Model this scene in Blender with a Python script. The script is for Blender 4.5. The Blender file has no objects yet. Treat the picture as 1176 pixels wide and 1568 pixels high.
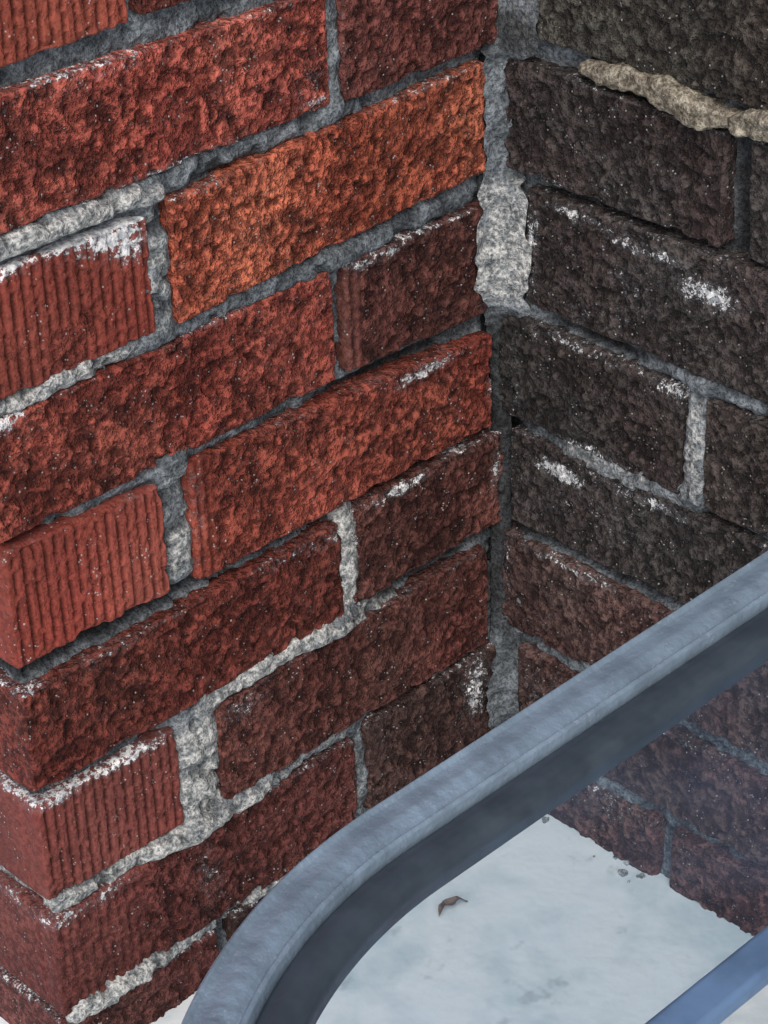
import bpy, math, numpy as np
from mathutils import Matrix, Vector
rng=np.random.RandomState(7)
TAB=rng.rand(64,64,64)
def vn(p,scale,off=0.0):
    q=p*scale+off+1000.0
    i=np.floor(q).astype(int); f=q-i; f=f*f*(3-2*f); i&=63; j=(i+1)&63
    x0,y0,z0=i.T; x1,y1,z1=j.T; fx,fy,fz=f.T
    c00=TAB[x0,y0,z0]*(1-fx)+TAB[x1,y0,z0]*fx; c10=TAB[x0,y1,z0]*(1-fx)+TAB[x1,y1,z0]*fx
    c01=TAB[x0,y0,z1]*(1-fx)+TAB[x1,y0,z1]*fx; c11=TAB[x0,y1,z1]*(1-fx)+TAB[x1,y1,z1]*fx
    return (c00*(1-fy)+c10*fy)*(1-fz)+(c01*(1-fy)+c11*fy)*fz
def fbm(p,scale,oc=3,off=0.0):
    s=0;a=1;t=0
    for o in range(oc):
        s=s+a*vn(p,scale*(2.03**o),off+17.3*o); t+=a; a*=.5
    return s/t
def sst(a,b,x):
    t=np.clip((x-a)/(b-a),0,1); return t*t*(3-2*t)

# ------------------------------------------------------------------ mesh helpers
def axis(a,b,res,fine=None,coarse=None):
    if coarse is None:
        n=max(2,int(round((b-a)/res))); return np.linspace(a,b,n+1)
    pts=[a]; x=a
    while x<b-1e-6:
        s=res if (fine[0]-1e-9<=x<=fine[1]) else coarse
        x=min(b,x+s); 
        if b-x<s*.4: x=b
        pts.append(x)
    return np.array(pts)
def lattice(ax,ay,az,faces):
    nx,ny,nz=len(ax),len(ay),len(az)
    quads=[]
    def idx(i,j,k): return (i*ny+j)*nz+k
    def grid(n1,n2,fn,flip):
        A,B=np.meshgrid(np.arange(n1-1),np.arange(n2-1),indexing='ij')
        a=A.ravel();b=B.ravel()
        q=np.stack([fn(a,b),fn(a+1,b),fn(a+1,b+1),fn(a,b+1)],1)
        quads.append(q[:,::-1] if flip else q)
    if 'x0' in faces: grid(ny,nz,lambda a,b:idx(0*a,a,b),True)
    if 'x1' in faces: grid(ny,nz,lambda a,b:idx(0*a+nx-1,a,b),False)
    if 'y0' in faces: grid(nx,nz,lambda a,b:idx(a,0*a,b),False)
    if 'y1' in faces: grid(nx,nz,lambda a,b:idx(a,0*a+ny-1,b),True)
    if 'z0' in faces: grid(nx,ny,lambda a,b:idx(a,b,0*a),True)
    if 'z1' in faces: grid(nx,ny,lambda a,b:idx(a,b,0*a+nz-1),False)
    Q=np.concatenate(quads)
    u,inv=np.unique(Q.ravel(),return_inverse=True)
    i=u//(ny*nz); j=(u//nz)%ny; k=u%nz
    P=np.stack([ax[i],ay[j],az[k]],1)
    return P,inv.reshape(-1,4)
def rounded(P,lo,hi,r):
    lo=np.array(lo);hi=np.array(hi)
    q=np.clip(P,lo+r,hi-r); d=P-q; l=np.linalg.norm(d,axis=1,keepdims=True); n=d/np.maximum(l,1e-9)
    return q+n*r,n
class Acc:
    def __init__(s): s.v=[];s.f=[];s.c={};s.n=0
    def add(s,P,Q,**attrs):
        s.v.append(P); s.f.append(Q+s.n); s.n+=len(P)
        for k,a in attrs.items(): s.c.setdefault(k,[]).append(a)
    def build(s,name,mat,parent=None,smooth=True):
        V=np.concatenate(s.v);F=np.concatenate(s.f)
        me=bpy.data.meshes.new(name)
        me.vertices.add(len(V)); me.vertices.foreach_set('co',V.astype(np.float32).ravel())
        me.loops.add(len(F)*4); me.loops.foreach_set('vertex_index',F.astype(np.int32).ravel())
        me.polygons.add(len(F)); me.polygons.foreach_set('loop_start',np.arange(0,len(F)*4,4,dtype=np.int32))
        me.polygons.foreach_set('use_smooth',np.full(len(F),smooth))
        for k,a in s.c.items():
            A=np.concatenate(a).astype(np.float32)
            if A.shape[1]==3: A=np.concatenate([A,np.ones((len(A),1),np.float32)],1)
            at=me.attributes.new(k,'FLOAT_COLOR','POINT'); at.data.foreach_set('color',A.ravel())
        me.update(); me.validate()
        ob=bpy.data.objects.new(name,me); bpy.context.scene.collection.objects.link(ob)
        me.materials.append(mat); ob.parent=parent
        return ob
def mapL(p): return np.stack([p[:,0],-p[:,1],p[:,2]],1)
def mapR(p): return np.stack([-p[:,1],-p[:,0],p[:,2]],1)
XE=-0.3045
def mapS(p): return np.stack([XE-p[:,1],p[:,0],p[:,2]],1)
FR={'L':(mapL,True),'R':(mapR,True),'S':(mapS,False)}

# ------------------------------------------------------------------ materials
def newmat(name):
    m=bpy.data.materials.new(name); m.use_nodes=True; nt=m.node_tree
    for n in list(nt.nodes): nt.nodes.remove(n)
    out=nt.nodes.new('ShaderNodeOutputMaterial'); return m,nt,out
class NB:
    def __init__(s,nt): s.nt=nt
    def n(s,t,**k):
        x=s.nt.nodes.new(t)
        for a,b in k.items(): setattr(x,a,b)
        return x
    def l(s,a,b): s.nt.links.new(a,b)
    def set(s,sock,v):
        if isinstance(v,bpy.types.NodeSocket): s.l(v,sock)
        else: sock.default_value=v
    def math(s,op,a,b=0.0,c=0.0,clamp=False):
        x=s.n('ShaderNodeMath',operation=op,use_clamp=clamp); s.set(x.inputs[0],a); s.set(x.inputs[1],b); s.set(x.inputs[2],c); return x.outputs[0]
    def ss(s,v,a,b,lo=0.0,hi=1.0):
        x=s.n('ShaderNodeMapRange',interpolation_type='SMOOTHSTEP'); s.set(x.inputs[0],v); s.set(x.inputs[1],a);s.set(x.inputs[2],b);s.set(x.inputs[3],lo);s.set(x.inputs[4],hi); return x.outputs[0]
    def mix(s,f,a,b,bt='MIX'):
        x=s.n('ShaderNodeMix',data_type='RGBA',blend_type=bt); s.set(x.inputs[0],f)
        for i,v in ((6,a),(7,b)):
            if isinstance(v,tuple) and len(v)==3: v=v+(1,)
            s.set(x.inputs[i],v)
        return x.outputs[2]
    def noise(s,vec,scale,detail=3,rough=.55,dist=0):
        x=s.n('ShaderNodeTexNoise'); s.l(vec,x.inputs['Vector']); x.inputs['Scale'].default_value=scale; x.inputs['Detail'].default_value=detail; x.inputs['Roughness'].default_value=rough; x.inputs['Distortion'].default_value=dist; return x.outputs[0]
    def vor(s,vec,scale,feat='F1'):
        x=s.n('ShaderNodeTexVoronoi',feature=feat); s.l(vec,x.inputs['Vector']); x.inputs['Scale'].default_value=scale; return x.outputs['Distance']
    def attr(s,name): 
        x=s.n('ShaderNodeAttribute',attribute_name=name); return x
    def bump(s,h,strength,dist,nrm=None):
        x=s.n('ShaderNodeBump'); s.set(x.inputs['Strength'],strength); x.inputs['Distance'].default_value=dist; s.l(h,x.inputs['Height'])
        return x.outputs[0]
def brick_material():
    m,nt,out=newmat('rough_brick'); b=NB(nt)
    co=b.n('ShaderNodeTexCoord').outputs['Object']
    base=b.attr('bcol').outputs['Color']; par=b.attr('bpar').outputs['Color']
    sp=b.n('ShaderNodeSeparateColor'); b.l(par,sp.inputs[0]); orange,smear,burn=sp.outputs[0],sp.outputs[1],sp.outputs[2]
    hv=b.attr('bh').outputs['Color']; sh=b.n('ShaderNodeSeparateColor'); b.l(hv,sh.inputs[0]); cav=sh.outputs[0]; calm=sh.outputs[1]
    rest=b.math('SUBTRACT',1.0,b.math('MULTIPLY',calm,.6))
    n_big=b.noise(co,34,2); n_mid=b.noise(co,260,3,.7); n_fine=b.noise(co,850,1,.7)
    vo=b.vor(co,400)
    mo=b.ss(b.math('ADD',b.math('MULTIPLY',n_mid,.5),b.math('MULTIPLY',n_big,.6)),.50,.66)
    c=b.mix(b.math('MULTIPLY',mo,orange),base,b.mix(1.0,base,(1.75,1.85,1.75),'MULTIPLY'))
    n_b2=b.noise(co,75,3,.75)
    mb=b.ss(n_b2,.46,.60)
    c=b.mix(b.math('MULTIPLY',b.math('MULTIPLY',mb,burn),rest),c,b.mix(1.0,c,(.34,.40,.44),'MULTIPLY'))
    c2=b.mix(b.ss(n_mid,.38,.58),b.mix(1.0,c,(.58,.58,.58),'MULTIPLY'),b.mix(1.0,c,(1.22,1.22,1.22),'MULTIPLY'))
    c=b.mix(rest,c,c2)
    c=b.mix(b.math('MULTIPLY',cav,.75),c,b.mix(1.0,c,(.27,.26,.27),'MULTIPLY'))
    c=b.mix(b.math('MULTIPLY',b.ss(n_fine,.40,.28),.65),c,b.mix(1.0,c,(.25,.25,.25),'MULTIPLY'))
    g=b.math('MULTIPLY',b.ss(vo,.24,.14),b.ss(n_b2,.54,.58))
    c=b.mix(b.math('MULTIPLY',g,.7),c,(.50,.46,.44))
    ns=b.noise(co,330,3,.8)
    sm=b.math('ADD',b.math('MULTIPLY',smear,.34),b.math('MULTIPLY',ns,.80))
    ms=b.ss(sm,.66,.69)
    sc=b.mix(b.ss(n_mid,.35,.6),(.34,.37,.40),(.88,.88,.87))
    film=b.math('MULTIPLY',b.ss(sm,.50,.68),.28)
    c=b.mix(film,c,(.24,.25,.265))
    c=b.mix(b.math('MULTIPLY',ms,.95),c,sc)
    p=b.n('ShaderNodeBsdfPrincipled'); b.l(c,p.inputs['Base Color'])
    b.l(b.ss(n_fine,.3,.7,.7,.98),p.inputs['Roughness']); p.inputs['Specular IOR Level'].default_value=.2
    h=b.math('ADD',b.ss(n_mid,.36,.58),b.math('MULTIPLY',n_fine,.6))
    h=b.math('ADD',h,b.math('MULTIPLY',b.ss(vo,.08,.35),.35))
    b.l(b.bump(h,rest,.0011),p.inputs['Normal'])
    b.l(p.outputs[0],out.inputs[0]); return m
def mortar_material(name='mortar',tan=False):
    m,nt,out=newmat(name); b=NB(nt)
    co=b.n('ShaderNodeTexCoord').outputs['Object']
    n1=b.noise(co,70,2,.65); n2=b.noise(co,550,2,.7); n3=b.noise(co,200,3,.7)
    if tan:
        c=b.mix(b.ss(n3,.3,.7),(.13,.108,.08),(.42,.38,.30))
    else:
        w=b.attr('mcol').outputs['Color']; sp=b.n('ShaderNodeSeparateColor'); b.l(w,sp.inputs[0])
        g=b.mix(b.ss(n1,.35,.65),(.085,.098,.108),(.215,.24,.26))
        wh=b.mix(b.ss(n3,.35,.62),(.20,.215,.22),(.58,.58,.555))
        mk=b.ss(b.math('ADD',b.math('MULTIPLY',sp.outputs[0],.8),b.math('MULTIPLY',n3,.5)),.42,.80)
        c=b.mix(mk,g,wh)
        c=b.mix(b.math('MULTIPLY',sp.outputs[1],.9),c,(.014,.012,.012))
    c=b.mix(b.ss(n2,.36,.62),b.mix(1.0,c,(.50,.50,.50),'MULTIPLY'),b.mix(1.0,c,(1.22,1.22,1.22),'MULTIPLY'))
    p=b.n('ShaderNodeBsdfPrincipled'); b.l(c,p.inputs['Base Color']); p.inputs['Roughness'].default_value=.9; p.inputs['Specular IOR Level'].default_value=.25
    h=b.math('ADD',b.math('MULTIPLY',n3,.8),b.math('MULTIPLY',n2,.6))
    b.l(b.bump(h,1.0,.0024),p.inputs['Normal']); b.l(p.outputs[0],out.inputs[0]); return m
M_BRICK=brick_material(); M_MORT=mortar_material(); M_TAN=mortar_material('dried_mortar_tan',True)

# ------------------------------------------------------------------ brick builder
SM={'L':[(-.27,.000,.05,.008,1.2),(-.235,-.006,.03,.008,1.3),(-.222,-.014,.014,.008,1.0),(-.275,-.064,.04,.004,1.2),(-.298,-.068,.02,.007,1.1),
 (-.085,-.070,.022,.005,1.2),(-.05,-.067,.03,.004,1.0),(-.215,-.15,.005,.03,.6),(-.05,-.141,.035,.004,1.0),(-.20,-.15,.006,.02,.7),
 (-.07,-.201,.03,.004,1.),(-.03,-.198,.03,.003,.9),(-.12,-.206,.02,.006,.8),(-.15,-.204,.03,.004,.7),(-.26,-.203,.03,.004,.6),(-.25,-.266,.03,.004,1.0),(-.29,-.265,.02,.004,1.0),
 (-.285,-.334,.03,.005,1.),(-.18,-.275,.02,.010,.65),(-.02,-.35,.012,.03,.9),(-.21,-.36,.012,.03,.5),(-.009,-.10,.006,.03,.9),(-.105,-.22,.005,.03,.8),(-.006,-.165,.005,.02,.9),(-.004,-.22,.005,.02,.8),
 (-.24,.062,.05,.003,.6),(-.115,.015,.01,.004,.9),(-.20,.012,.06,.003,.8),(-.12,.02,.02,.02,.4)],
 'R':[(.000,-.022,.006,.02,1.1),(.03,-.052,.02,.004,1.0),(.05,-.064,.03,.004,1.),(.09,-.068,.035,.005,.9),(.125,-.078,.02,.008,1.2),(.02,-.09,.006,.03,.9),
 (.06,-.132,.05,.004,.8),(.115,-.133,.02,.005,1.),(.040,-.207,.02,.006,1.1),(.09,-.200,.04,.005,.9),(.06,-.188,.03,.005,.9),(.01,-.16,.005,.03,.8),
 (.05,-.262,.05,.004,.8),(.10,-.333,.05,.004,.8),(.03,-.35,.02,.02,.7),(.06,-.394,.06,.004,.7),(.022,.06,.006,.03,.9),(.003,-.28,.005,.03,.8),(.07,-.40,.08,.02,.5),
 (.08,-.10,.08,.05,.40),(.07,-.22,.08,.05,.40),(.06,-.03,.08,.05,.34)],
 'S':[]}
def add_brick(acc,fr,a0,a1,zt0,zt1,zb0,zb1,col,orange=.5,burn=.5,ridge=0.,top=.4,back=-.028,front=0.,res=.0012,faces=('x0','x1','y1','z0','z1'),seed=None,ridge_rng=None,rough=1.):
    seed=rng.rand()*50 if seed is None else seed
    zt=(zt0+zt1)/2; zb=(zb0+zb1)/2
    front=front+(rng.rand()-.5)*.0016
    ax=axis(a0,a1,min(res,.00075) if (ridge>.5 and ridge_rng is None and res<.002) else res); az=axis(zb,zt,res)
    ay=np.unique(np.concatenate([np.arange(front,front-.012,-res),np.arange(front-.012,back,-max(res*3,.005)),[back]]))
    P,Q=lattice(ax,ay,az,faces)
    r=.0018
    P2,n=rounded(P,(a0,back,zb),(a1,front,zt),r)
    off=seed
    da=np.minimum(P2[:,0]-a0,a1-P2[:,0]); dt=zt-P2[:,2]; db=P2[:,2]-zb
    de=np.minimum(da,np.minimum(dt,db)); ey=np.maximum(front-P2[:,1],0)
    fr_w=np.clip(n[:,1],0,1)
    W=P2
    big=fbm(W,45,2,off); mid=fbm(W,200,3,off+5); f2=fbm(W,420,2,off+9); pat=vn(W,38,off+77)
    thr=(pat-.5)*.14
    torn=sst(.42,.50,mid+thr+(big-.5)*.1)
    crumb=sst(.35,.75,pat)
    d=-(1-torn)*.0016*rough - .0009*(big-.5)*2*rough + (f2-.5)*.0018*rough*(1-.4*crumb)
    smooth_edge=sst(.0,.0035,de)
    if ridge>0:
        msk=sst(.2,.4,fbm(W,40,2,off+20)+.15)*ridge
        if ridge_rng is not None: msk=msk*sst(ridge_rng[1]+.003,ridge_rng[1]-.003,W[:,0])*sst(ridge_rng[0]-.003,ridge_rng[0]+.003,W[:,0])
        wob=(vn(W*np.array([1,1,.4]),120,off)-.5)*.0004
        ph=((W[:,0]+wob)/.0056)%1.0
        gr=sst(.24,.10,np.abs(ph-.5))
        brk=sst(.30,.46,fbm(W*np.array([1,1,1.8]),210,2,off+31))
        dr=-.0019*gr*brk+ (f2-.5)*.0003-(fbm(W,500,2,off+44)<.36)*.0006
        d=d*(1-msk*.95)+dr*msk
        cavr=gr*brk*msk
    else: cavr=np.zeros(len(W)); msk=cavr
    frontd=d*fr_w*(.3+.7*smooth_edge)
    edge=np.exp(-(np.minimum(de,.02)/.0028)**2)*np.exp(-(ey/.003)**2)
    chip=-edge*np.clip(fbm(W,120,3,off+40)-.52,0,1)*.012
    side=(fbm(W,160,2,off+60)-.5)*.0009*(1-fr_w)
    P3=P2+n*(frontd+chip+side)[:,None]
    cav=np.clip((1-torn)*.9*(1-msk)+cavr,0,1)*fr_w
    t=(P3[:,0]-a0)/(a1-a0)
    zT=zt0*(1-t)+zt1*t; zB=zb0*(1-t)+zb1*t
    s_=(P3[:,2]-zb)/(zt-zb); P3[:,2]=zB+(zT-zB)*s_
    P3[:,2]+=(vn(np.stack([P3[:,0],0*t+seed,0*t],1),18)-.5)*.0012
    brkup=sst(.28,.55,fbm(P3,60,2,seed+1))
    sm=top*.8*np.exp(-(np.maximum(dt,0)/.003)**2)*sst(.35,.6,vn(P3,35,seed))+.2*np.exp(-(de/.003)**2)
    sm=sm+(n[:,2]>.7)*(top*.25)*sst(.3,.6,vn(P3,25,seed+3))
    for (ba,bz,ra,rz,am) in SM[fr]:
        sm=np.maximum(sm,am*(.55+.45*brkup)*np.exp(-((P3[:,0]-ba)/ra)**2-((P3[:,2]-bz)/rz)**2))
    N=len(P3)
    mp,flip=FR[fr]; Wd=mp(P3); Qf=Q[:,::-1] if flip else Q
    par=np.stack([np.full(N,orange),np.clip(sm,0,1.3),np.full(N,burn)],1)
    v1=vn(W,16,seed+9); v2=vn(W,22,seed+13)
    cc=np.array(col,float)
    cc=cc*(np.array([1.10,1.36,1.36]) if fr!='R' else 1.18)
    bc=cc[None,:]*(.64+.72*v1)[:,None]*np.stack([1+0*v2,.85+.3*v2,.85+.3*v2],1)
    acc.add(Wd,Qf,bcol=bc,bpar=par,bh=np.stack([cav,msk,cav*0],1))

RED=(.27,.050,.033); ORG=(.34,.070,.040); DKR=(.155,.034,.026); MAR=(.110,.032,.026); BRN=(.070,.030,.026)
H=.0662
L=Acc()
BX=-.3045
add_brick(L,'L',BX,-.212,.128,.134,.078,.0785,RED,.3,.3,ridge=1,top=.3,back=-.203)
add_brick(L,'L',-.206,-.104,.130,.128,.080,.074,DKR,.4,.6,top=.3)
add_brick(L,'L',-.098,.004,.130,.130,.074,.074,DKR,.4,.6,top=.3)
add_brick(L,'L',BX,-.1065,.069,.062,.012,.0105,(.34,.065,.047),.7,.85,top=.5,back=-.10)
add_brick(L,'L',-.0985,.003,.061,.061,.0095,.0095,(.13,.034,.028),.3,.6,top=.4)
add_brick(L,'L',BX,-.2125,-.001,-.005,-.0585,-.059,(.24,.045,.032),.2,.2,ridge=1,top=.9,back=-.203)
add_brick(L,'L',-.2005,-.0095,-.002,.003,-.0595,-.052,ORG,.6,.7,top=.35)
add_brick(L,'L',BX,-.110,-.067,-.067,-.123,-.124,(.24,.045,.032),.5,.7,top=.4,back=-.10)
add_brick(L,'L',-.1025,-.008,-.067,-.070,-.124,-.128,MAR,.3,.6,top=.6,ridge=.8,ridge_rng=(-.105,-.093))
add_brick(L,'L',BX,-.218,-.128,-.132,-.187,-.189,(.23,.043,.031),.2,.25,ridge=1,top=.3,back=-.203)
add_brick(L,'L',-.2025,-.007,-.128,-.140,-.191,-.192,(.235,.043,.029),.5,.65,top=.3,ridge=.8,ridge_rng=(-.205,-.190),front=.001)
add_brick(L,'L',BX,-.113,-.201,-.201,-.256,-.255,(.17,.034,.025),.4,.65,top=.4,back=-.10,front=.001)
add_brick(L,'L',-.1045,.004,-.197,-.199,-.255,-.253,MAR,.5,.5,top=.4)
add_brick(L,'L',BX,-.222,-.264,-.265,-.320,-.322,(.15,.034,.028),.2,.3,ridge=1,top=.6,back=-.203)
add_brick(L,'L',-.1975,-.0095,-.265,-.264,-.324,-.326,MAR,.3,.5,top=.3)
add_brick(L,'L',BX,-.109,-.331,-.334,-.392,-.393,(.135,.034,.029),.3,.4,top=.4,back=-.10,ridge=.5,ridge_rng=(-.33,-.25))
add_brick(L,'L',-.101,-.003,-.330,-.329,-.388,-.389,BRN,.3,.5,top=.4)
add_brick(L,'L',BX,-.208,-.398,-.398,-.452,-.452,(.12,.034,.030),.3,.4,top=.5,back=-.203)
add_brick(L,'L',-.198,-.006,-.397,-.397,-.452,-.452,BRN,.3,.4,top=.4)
for k in range(3,13):
    zt=k*H; zb=zt-.0565
    if k%2==0:
        for a0,a1,bk in ((BX,-.208,-.203),(-.198,-.006,-.028)): add_brick(L,'L',a0,a1,zt,zt,zb,zb,RED,.5,.5,res=.0035,back=bk,ridge=float(a0==BX))
    else:
        for a0,a1,bk in ((BX,-.108,-.10),(-.098,-.006,-.028)): add_brick(L,'L',a0,a1,zt,zt,zb,zb,RED,.5,.5,res=.0035,back=bk)
for k in range(-6,13):
    zt=k*H-.001; zb=zt-.0565
    y=.2125 if k%2==0 else .110
    while y<.9:
        add_brick(L,'S',y,y+.193,zt,zt,zb,zb,DKR if k<0 else RED,.4,.5,res=.0035)
        y+=.203
R=Acc()
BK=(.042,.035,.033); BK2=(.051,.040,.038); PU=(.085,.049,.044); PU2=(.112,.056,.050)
def rw(a0,a1,zt0,zt1,zb0,zb1,col,**k):
    k.setdefault('orange',.4);k.setdefault('burn',.45);k.setdefault('top',.3)
    add_brick(R,'R',a0,a1,zt0,zt1,zb0,zb1,col,**k)
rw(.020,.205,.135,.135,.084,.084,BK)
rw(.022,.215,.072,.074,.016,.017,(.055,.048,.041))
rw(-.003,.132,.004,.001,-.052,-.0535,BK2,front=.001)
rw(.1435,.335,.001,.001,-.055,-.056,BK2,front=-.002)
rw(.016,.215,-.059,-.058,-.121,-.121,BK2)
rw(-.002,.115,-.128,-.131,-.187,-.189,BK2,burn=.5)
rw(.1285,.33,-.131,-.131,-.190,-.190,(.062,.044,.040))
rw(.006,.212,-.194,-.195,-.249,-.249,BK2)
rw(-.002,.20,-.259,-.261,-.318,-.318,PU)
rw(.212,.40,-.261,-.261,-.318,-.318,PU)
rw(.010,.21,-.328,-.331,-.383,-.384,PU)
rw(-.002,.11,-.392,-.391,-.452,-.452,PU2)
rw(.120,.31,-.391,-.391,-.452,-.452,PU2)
for k in range(-6,13):
    zt=k*H; zb=zt-.0565
    starts={2:.215,1:.225,0:.345,-1:.225,-2:.340,-3:.222,-4:.41,-5:.22,-6:.32}
    y=starts.get(k, .02 if k%2 else .12)
    if k>2 and k%2==0: rw(.005,.11,zt,zt,zb,zb,BK,res=.004)
    while y<1.7:
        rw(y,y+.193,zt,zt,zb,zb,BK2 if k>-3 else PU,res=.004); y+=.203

ML={'L':[(-.208,-.03,.008,.035,.0075,.45),(-.209,-.155,.009,.035,.0075,.5),(-.209,-.296,.014,.035,.0085,.85),(-.103,.04,.006,.035,.006,.25),
  (-.108,-.22,.008,.035,.0085,.95),(-.105,-.36,.006,.03,.006,.35),(-.16,-.258,.05,.008,.0085,.75),(-.10,-.260,.03,.006,.007,.7),(-.26,-.326,.05,.007,.007,.8),
  (-.20,-.330,.04,.008,.007,.6),(-.27,-.062,.05,.006,.007,.85),(-.26,.006,.06,.006,.0075,.8),(-.28,-.394,.04,.008,.008,.8),(-.15,-.327,.05,.006,.005,.4),(-.20,-.394,.1,.006,.006,.5),(-.07,-.063,.06,.006,.005,.2),
  (-.16,.006,.1,.006,.005,.1),(-.15,-.063,.06,.006,.005,.05),(-.20,-.124,.06,.006,.004,.2)],
 'R':[(.1225,-.16,.008,.035,.007,.5),(.075,-.192,.05,.008,.007,.4),(.10,-.125,.1,.006,.005,.1),(.01,-.30,.008,.1,.004,.3),(.02,-.390,.1,.008,.005,.3),(.10,-.322,.1,.006,.003,.1),(.02,.075,.02,.03,.005,.6)],'S':[]}
DEEP={'L':[(-.04,-.1965,.06,.005),(-.07,-.134,.05,.004),(-.05,-.259,.05,.004),(0,-.20,.006,.08),(-.25,-.194,.07,.005),(-.16,-.194,.05,.004)],'R':[(0,-.22,.010,.07),(.05,-.254,.1,.004),(.1375,-.03,.006,.04),(.09,-.056,.06,.004),(.06,-.125,.03,.003)],'S':[]}
def add_core(acc,fr,lo,hi,fa,fz,faces):
    ax=axis(lo[0],hi[0],.0015,fa,.006); az=axis(lo[2],hi[2],.0015,fz,.006)
    ay=np.unique(np.concatenate([np.arange(hi[1],hi[1]-.006,-.002),np.arange(hi[1]-.006,lo[1],-.008),[lo[1]]]))
    P,Q=lattice(ax,ay,az,faces); P2,n=rounded(P,lo,hi,.002)
    miss=sst(.57,.66,fbm(P2,85,3,51))
    d=(fbm(P2,60,3,3)-.5)*.0055+(fbm(P2,260,3,8)-.5)*.0045
    w=np.zeros(len(P2)); dk=np.zeros(len(P2))
    for a,z,ra,rz,am,wh in ML[fr]:
        g=np.exp(-(((P2[:,0]-a)/ra)**2)**2-(((P2[:,2]-z)/rz)**2)**2)
        d=d+g*am*.95*n[:,1]; w=np.maximum(w,g*wh)
    for a,z,ra,rz in DEEP[fr]:
        g=np.exp(-(((P2[:,0]-a)/ra)**2)**2-(((P2[:,2]-z)/rz)**2)**2); d=d-g*.005*np.abs(n[:,1]); dk=np.maximum(dk,g)
    d=d-miss*.0035; w=w*(1-.4*miss); dk=np.maximum(dk,miss*.25)
    P3=P2+n*d[:,None]
    mp,flip=FR[fr]
    acc.add(mp(P3),Q[:,::-1] if flip else Q,mcol=np.stack([w,dk,w*0],1))
CL=Acc(); add_core(CL,'L',(XE+.006,-.9,-.46),(.004,-.0070,.79),(-.31,.01),(-.46,.14),('x0','y1','z1'))
CR=Acc(); add_core(CR,'R',(-.05,-.08,-.46),(1.75,-.0070,.79),(-.01,.22),(-.46,.14),('x1','y1','z1'))
def fillet(acc):
    zs=np.arange(-.44,.79,.0012); ts=np.linspace(0,1,24)
    def key(z,pts): return np.interp(z,[p[0] for p in pts],[p[1] for p in pts])
    wl=key(zs,[(-.44,.004),(-.36,.012),(-.32,.003),(-.20,.002),(-.15,.003),(-.128,.008),(-.12,.014),(-.11,.017),(-.062,.014),(-.055,.010),(0,.011),(.005,.013),(.012,.003),(.06,.001),(.12,.001),(.14,.008),(.79,.008)])
    wr=key(zs,[(-.44,.005),(-.36,.012),(-.32,.003),(-.27,.002),(-.20,.003),(-.19,.002),(-.135,.003),(-.125,.018),(-.11,.018),(-.065,.018),(-.055,.010),(0,.006),(.010,.026),(.03,.022),(.09,.020),(.79,.02)])
    jag=(vn(np.stack([zs*0,zs*0,zs],1),180,4)-.5)*.006; jag2=(vn(np.stack([zs*0+9,zs*0,zs],1),180,9)-.5)*.006
    wl=np.maximum(wl+jag*(wl>.006),.001); wr=np.maximum(wr+jag2*(wr>.006),.001)
    A=np.stack([-wl,np.full(len(zs),.006)],1); B=np.stack([np.full(len(zs),.006),-wr],1)
    A[:,1]=np.where(wl>.0095,-.0006,.005); B[:,0]=np.where(wr>.012,-.0006,.005)
    C=np.stack([-.12*wl-.0005,-.12*wr-.0005],1)
    T,Z=np.meshgrid(ts,zs); 
    P=np.zeros((len(zs),len(ts),3))
    for i in (0,1):
        P[:,:,i]=A[:,i:i+1]*(1-T)**2+2*C[:,i:i+1]*T*(1-T)+B[:,i:i+1]*T**2
    P[:,:,2]=Z; P=P.reshape(-1,3)
    d=(fbm(P,90,3,70)-.45)*.006+(fbm(P,300,3,75)-.5)*.004
    P2=P+np.array([-.7,-.7,0])*d[:,None]
    nz,ntn=len(zs),len(ts); a,b=np.meshgrid(np.arange(nz-1),np.arange(ntn-1),indexing='ij'); a=a.ravel();b=b.ravel()
    ix=lambda i,j:i*ntn+j
    Q=np.stack([ix(a,b),ix(a,b+1),ix(a+1,b+1),ix(a+1,b)],1)
    w=key(P[:,2],[(-.44,.3),(-.33,.2),(-.30,.0),(-.13,.05),(-.115,.55),(-.065,.5),(-.05,.2),(.0,.2),(.02,.3),(.1,.2)])
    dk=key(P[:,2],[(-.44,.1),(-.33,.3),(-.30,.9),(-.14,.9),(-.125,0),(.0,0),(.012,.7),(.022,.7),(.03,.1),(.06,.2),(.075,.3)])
    acc.add(P2,Q[:,::-1],mcol=np.stack([w,dk,w*0],1))
fillet(CL)
CH=Acc()
def lump(a0,a1,z0,z1,h,bf,sd):
    ax=axis(a0,a1,.0012); ay=axis(-.012,bf,.0012); az=axis(-h/2,h/2,.0012)
    P,Q=lattice(ax,ay,az,('x0','x1','y1','z0','z1')); P2,n=rounded(P,(a0,-.012,-h/2),(a1,bf,h/2),.0035)
    d=(fbm(P2,70,3,sd)-.5)*.007+(fbm(P2,200,3,sd+4)-.5)*.005
    tp=1-.55*((P2[:,0]-(a0+a1)/2)/((a1-a0)/2))**4
    P3=P2+n*d[:,None]; P3[:,2]*=tp
    t=(P3[:,0]-a0)/(a1-a0); P3[:,2]+=z0*(1-t)+z1*t+.002*np.sin(P3[:,0]*90)
    CH.add(mapR(P3),Q[:,::-1])
lump(.050,.136,.013,.0085,.0120,.005,3); lump(.135,.20,.009,.008,.0130,.005,9)

def empty(n):
    e=bpy.data.objects.new(n,None); bpy.context.scene.collection.objects.link(e); return e
wl_=empty('brick_wall'); L.build('bricks',M_BRICK,wl_); CL.build('mortar_joints',M_MORT,wl_)
wr_=empty('brick_wall.001'); R.build('dark_bricks',M_BRICK,wr_); CR.build('mortar_joints_2',M_MORT,wr_); CH.build('mortar_lump',M_TAN,wr_)

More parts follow.
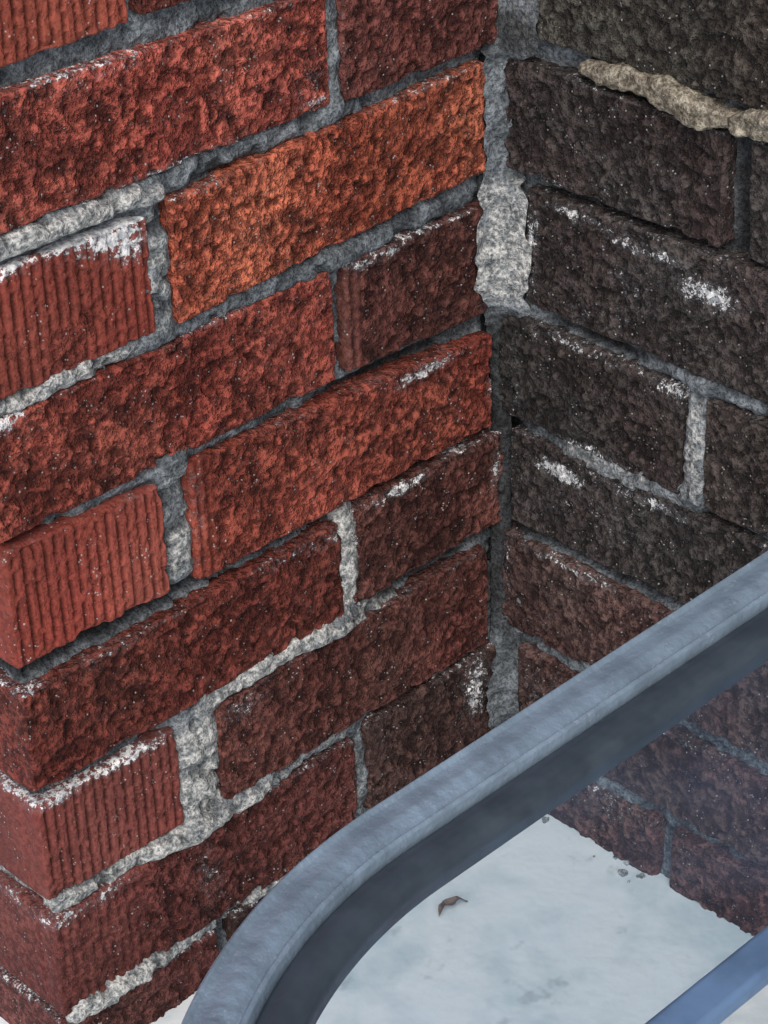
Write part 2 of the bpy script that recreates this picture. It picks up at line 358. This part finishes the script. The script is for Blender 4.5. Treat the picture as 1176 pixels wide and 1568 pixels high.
# ------------------------------------------------------------------ ground
m,nt,out=newmat('white_ground'); b=NB(nt); co=b.n('ShaderNodeTexCoord').outputs['Object']
n1=b.noise(co,20,4,.55,.3); n2=b.noise(co,45,3,.6); 
c=b.mix(b.ss(n1,.36,.62),(.60,.71,.75),(.85,.90,.92)); c=b.mix(b.math('MULTIPLY',b.ss(n2,.62,.74),.45),c,(.30,.35,.38))
p=b.n('ShaderNodeBsdfPrincipled'); b.l(c,p.inputs['Base Color']); p.inputs['Roughness'].default_value=.6
b.l(b.bump(b.noise(co,60,4),.3,.003),p.inputs['Normal']); b.l(p.outputs[0],out.inputs[0]); M_GR=m
me=bpy.data.meshes.new('ground'); S=150
me.from_pydata([(-S,-S,-.43),(S,-S,-.43),(S,S,-.43),(-S,S,-.43)],[],[(0,1,2,3)]); me.materials.append(M_GR)
g=bpy.data.objects.new('ground',me); bpy.context.scene.collection.objects.link(g)
CR2=Acc(); r3=np.random.RandomState(3)
for i in range(45):
    if i%3: px,py=-abs(r3.normal(0,.006))-.001,-r3.uniform(0,.5)
    else: px,py=-r3.uniform(0,.3),-abs(r3.normal(0,.006))-.001
    sz=r3.uniform(.0006,.0018); ax=axis(-sz,sz,sz*.5)
    P,Q=lattice(ax,ax,ax,('x0','x1','y0','y1','z0','z1')); P,n=rounded(P,(-sz,)*3,(sz,)*3,sz*.7)
    P=P+n*((vn(P,900,i*3.)-.5)*sz*1.1)[:,None]; P=P*r3.uniform(.6,1.5,3)+np.array([px,py,-.43+sz*.5])
    w_=np.full(len(P),r3.uniform(.4,1)); CR2.add(P,Q,mcol=np.stack([w_,w_*0,w_*0],1))
CR2.build('mortar_crumbs',M_MORT)

# ------------------------------------------------------------------ patio table
def simple(name,col,rough,metal=0,bumpscale=None,bs=.2,bd=.0005,speck=0.):
    m,nt,out=newmat(name); b=NB(nt); co=b.n('ShaderNodeTexCoord').outputs['Object']
    n=b.noise(co,60,4,.6); c=b.mix(b.ss(n,.3,.7),tuple(x*.78 for x in col),tuple(min(1,x*1.15) for x in col))
    if speck: c=b.mix(b.math('MULTIPLY',b.ss(b.noise(co,420,3,.7),.60,.70),speck),c,(.5,.56,.62))
    p=b.n('ShaderNodeBsdfPrincipled'); b.l(c,p.inputs['Base Color']); p.inputs['Metallic'].default_value=metal
    b.l(b.ss(b.noise(co,200,3),.3,.7,rough*.8,rough*1.25),p.inputs['Roughness'])
    if bumpscale: b.l(b.bump(b.noise(co,bumpscale,3),bs,bd),p.inputs['Normal'])
    b.l(p.outputs[0],out.inputs[0]); return m
M_BEAD=simple('rim_grey_metal',(.25,.33,.41),.34,.25,450,.5,.0008,.3)
M_SEAL=simple('slate_rubber_seal',(.042,.056,.072),.45,0,300,.2,.0004)
M_BAR=simple('blue_crossbar',(.12,.20,.33),.45)
M_LEG=simple('leg_metal',(.30,.34,.38),.4,.6)
x0,x1,y0,y1,Rr=-.585,-.035,-.342,-.86,.165
def path():
    pts=[];nr=[]
    def arc(cx,cy,t0,t1):
        n=int(Rr*abs(t1-t0)/.0009)
        for i in range(n+1):
            t=t0+(t1-t0)*i/n; pts.append((cx+Rr*math.cos(t),cy+Rr*math.sin(t))); nr.append((math.cos(t),math.sin(t)))
    pi=math.pi
    def seg(p,q,nn):
        d=math.dist(p,q); n=int(d/.0009)
        for i in range(1,n): pts.append((p[0]+(q[0]-p[0])*i/n,p[1]+(q[1]-p[1])*i/n)); nr.append(nn)
    arc(x0+Rr,y0-Rr,pi,pi/2); seg((x0+Rr,y0),(x1-Rr,y0),(0,1)); arc(x1-Rr,y0-Rr,pi/2,0); seg((x1,y0-Rr),(x1,y1+Rr),(1,0))
    arc(x1-Rr,y1+Rr,0,-pi/2); seg((x1-Rr,y1),(x0+Rr,y1),(0,-1)); arc(x0+Rr,y1+Rr,-pi/2,-pi); seg((x0,y1+Rr),(x0,y0-Rr),(-1,0))
    return np.array(pts),np.array(nr)
PT,NR=path()
s=np.concatenate([[0],np.cumsum(np.linalg.norm(np.diff(PT,axis=0),axis=1))])
def sweep(name,prof,mat,parent,rib=None):
    prof=np.array(prof); n=len(PT); m_=len(prof)
    V=np.zeros((n,m_,3))
    V[:,:,:2]=PT[:,None,:]-NR[:,None,:]*prof[None,:,0:1]; V[:,:,2]=prof[None,:,1]
    if rib is not None: V[:,:,2]+=rib(s[:,None],prof[None,:,0])
    a,b_=np.meshgrid(np.arange(n),np.arange(m_-1),indexing='ij'); a=a.ravel();b_=b_.ravel(); a2=(a+1)%n
    Q=np.stack([a*m_+b_,a2*m_+b_,a2*m_+b_+1,a*m_+b_+1],1)
    A=Acc(); A.add(V.reshape(-1,3),Q[:,::-1]); return A.build(name,mat,parent)
tb=empty('glass_patio_table')
def dens(pts,k=4):
    o=[]
    for i in range(len(pts)-1):
        for j in range(k): t=j/k; o.append((pts[i][0]*(1-t)+pts[i+1][0]*t,pts[i][1]*(1-t)+pts[i+1][1]*t))
    o.append(pts[-1]); return o
bead=dens([(.004,-.020),(0,-.018),(-.0002,-.006),(.0006,-.0013),(.0018,0.0),(.0032,-.0012),(.005,-.0012),(.009,-.0006),(.0125,-.0014),(.0140,-.0024),(.0152,-.0006),(.0162,-.0012),(.0168,-.0035),(.0168,-.012)])
def rib(s,o):
    m=np.exp(-((o-.0095)/.0030)**2)
    ir=vn(np.stack([s[:,0]*0+3,s[:,0]*0,s[:,0]],1),60,2)[:,None]; ir2=vn(np.stack([s[:,0]*0+7,s[:,0]*0,s[:,0]],1),14,2)[:,None]
    w=np.sin(s/.0056*2*math.pi+ir*3.0)
    amp=.00002+.00010*sst(.35,.7,ir2)+.00030*sst(.26,.05,s)
    return m*(amp*w)+np.exp(-((o-.009)/.005)**2)*.0004*(ir-.5)
sweep('metal_rim',bead,M_BEAD,tb,rib)
seal=dens([(.0170,-.012),(.0172,-.0046),(.0182,-.0036),(.0210,-.0028),(.0240,-.0032),(.0264,-.0040),(.0280,-.0052),(.0287,-.0066),(.0287,-.0115)],3)
sweep('rubber_seal',seal,M_SEAL,tb)
m,nt,out=newmat('tinted_glass'); b=NB(nt); co=b.n('ShaderNodeTexCoord').outputs['Object']
tr=b.n('ShaderNodeBsdfTransparent'); tr.inputs[0].default_value=(.91,.965,.99,1)
gl=b.n('ShaderNodeBsdfGlossy'); gl.inputs['Roughness'].default_value=.03; gl.inputs[0].default_value=(1,1,1,1)
df=b.n('ShaderNodeBsdfDiffuse'); df.inputs[0].default_value=(.42,.52,.80,1)
lw=b.n('ShaderNodeLayerWeight'); lw.inputs[0].default_value=.5
fr5=b.math('MULTIPLY_ADD',b.math('POWER',lw.outputs['Facing'],5.0),.9,.030)
ms=b.n('ShaderNodeMixShader'); b.l(b.ss(b.noise(co,30,3),.3,.7,.015,.04),ms.inputs[0]); b.l(tr.outputs[0],ms.inputs[1]); b.l(df.outputs[0],ms.inputs[2])
m2=b.n('ShaderNodeMixShader'); b.l(fr5,m2.inputs[0]); b.l(ms.outputs[0],m2.inputs[1]); b.l(gl.outputs[0],m2.inputs[2]); b.l(m2.outputs[0],out.inputs[0]); M_GL=m
ip=PT-NR*.0281; ip=ip[::6]; ip=ip[ip[:,1]>-.447]
ip=sorted(ip.tolist(),key=lambda q:math.atan2(q[1]+.430,q[0]+.31))
n=len(ip); V=[(q[0],q[1],-.0070) for q in ip]+[(q[0],q[1],-.0105) for q in ip]
Fs=[tuple(range(n)),tuple(range(2*n-1,n-1,-1))]+[(i,(i+1)%n,n+(i+1)%n,n+i)[::-1] for i in range(n)]
me=bpy.data.meshes.new('glass_pane'); me.from_pydata(V,[],Fs); me.materials.append(M_GL); me.update()
o=bpy.data.objects.new('glass_pane',me); bpy.context.scene.collection.objects.link(o); o.parent=tb
def bar(name,lo,hi,r,mat):
    A=Acc(); ax=axis(lo[0],hi[0],(hi[0]-lo[0])/24 if hi[0]-lo[0]>.1 else .002); ay=axis(lo[1],hi[1],.002); az=axis(lo[2],hi[2],.002 if hi[2]-lo[2]<.1 else .01)
    ax=np.unique(np.concatenate([ax,[lo[0]+r,hi[0]-r]])); ay=np.unique(np.concatenate([ay,[lo[1]+r,hi[1]-r]])); az=np.unique(np.concatenate([az,[lo[2]+r,hi[2]-r]]))
    P,Q=lattice(ax,ay,az,('x0','x1','y0','y1','z0','z1')); P,n=rounded(P,lo,hi,r); A.add(P,Q); return A.build(name,mat,tb)
bar('crossbar',(-.560,-.4575,-.010),(-.055,-.4465,-.004),.0015,M_BAR)
for i,(lx,ly) in enumerate([(-.52,-.44),(-.09,-.42),(-.52,-.78),(-.10,-.78)]):
    bar('leg_%d'%(i+1),(lx-.012,ly-.012,-.4295),(lx+.012,ly+.012,-.011),.005,M_LEG)

me=bpy.data.meshes.new('dead_leaf'); vs=[];fs=[]
K=12
for i in range(K+1):
    t=i/K; w=.0026*math.sin(math.pi*t)**.7*(1+.3*math.sin(t*17)); z=.001+.003*math.sin(t*4)+.0015*math.sin(t*11)
    for j in (-1,0,1): vs.append((t*.022-.011,w*j+.0020*math.sin(t*5),z+abs(j)*.0012))
for i in range(K):
    for j in (0,1): a=i*3+j; fs.append((a,a+1,a+4,a+3))
me.from_pydata(vs,[],fs); me.materials.append(simple('leaf_brown',(.17,.12,.08),.7))
o=bpy.data.objects.new('dead_leaf',me); o.location=(-.092,-.050,-.4285); o.rotation_euler=(0,0,.1); bpy.context.scene.collection.objects.link(o)

# ------------------------------------------------------------------ light
sc=bpy.context.scene
w=bpy.data.worlds.new('World'); sc.world=w; w.use_nodes=True; nt=w.node_tree
bg=nt.nodes['Background']; sky=nt.nodes.new('ShaderNodeTexSky'); sky.sky_type='NISHITA'; sky.sun_disc=False
sd=Vector((-.55,-.52,.80)).normalized(); el=math.asin(sd.z)
sky.sun_elevation=el; sky.sun_rotation=math.atan2(sd.x,sd.y)
sky.air_density=1.0; sky.dust_density=3.0; sky.ozone_density=1.0
nt.links.new(sky.outputs[0],bg.inputs[0]); bg.inputs[1].default_value=.15
ld=bpy.data.lights.new('sun','SUN'); ld.energy=1.5; ld.angle=math.radians(32); ld.color=(1,.97,.93)
lo=bpy.data.objects.new('sun',ld); lo.rotation_euler=(-sd).to_track_quat('-Z','Y').to_euler(); sc.collection.objects.link(lo)
Rc=np.array([[0.712117,-0.701466,-0.028899],[-0.392121,-0.363256,-0.845155],[0.582349,0.613181,-0.53374]])
cd=bpy.data.cameras.new('camera'); cam=bpy.data.objects.new('camera',cd); sc.collection.objects.link(cam)
Mx=Matrix([(Rc[0][i],-Rc[1][i],-Rc[2][i],(-0.75928,-0.71101,0.41081)[i]) for i in range(3)]+[(0,0,0,1)])
cam.matrix_world=Mx
cd.sensor_fit='VERTICAL'; cd.sensor_height=24; cd.lens=3627.7/1568*24; cd.clip_start=.01; cd.clip_end=500
sc.camera=cam
sc.view_settings.view_transform='Standard'; sc.view_settings.look='None'; sc.view_settings.exposure=0
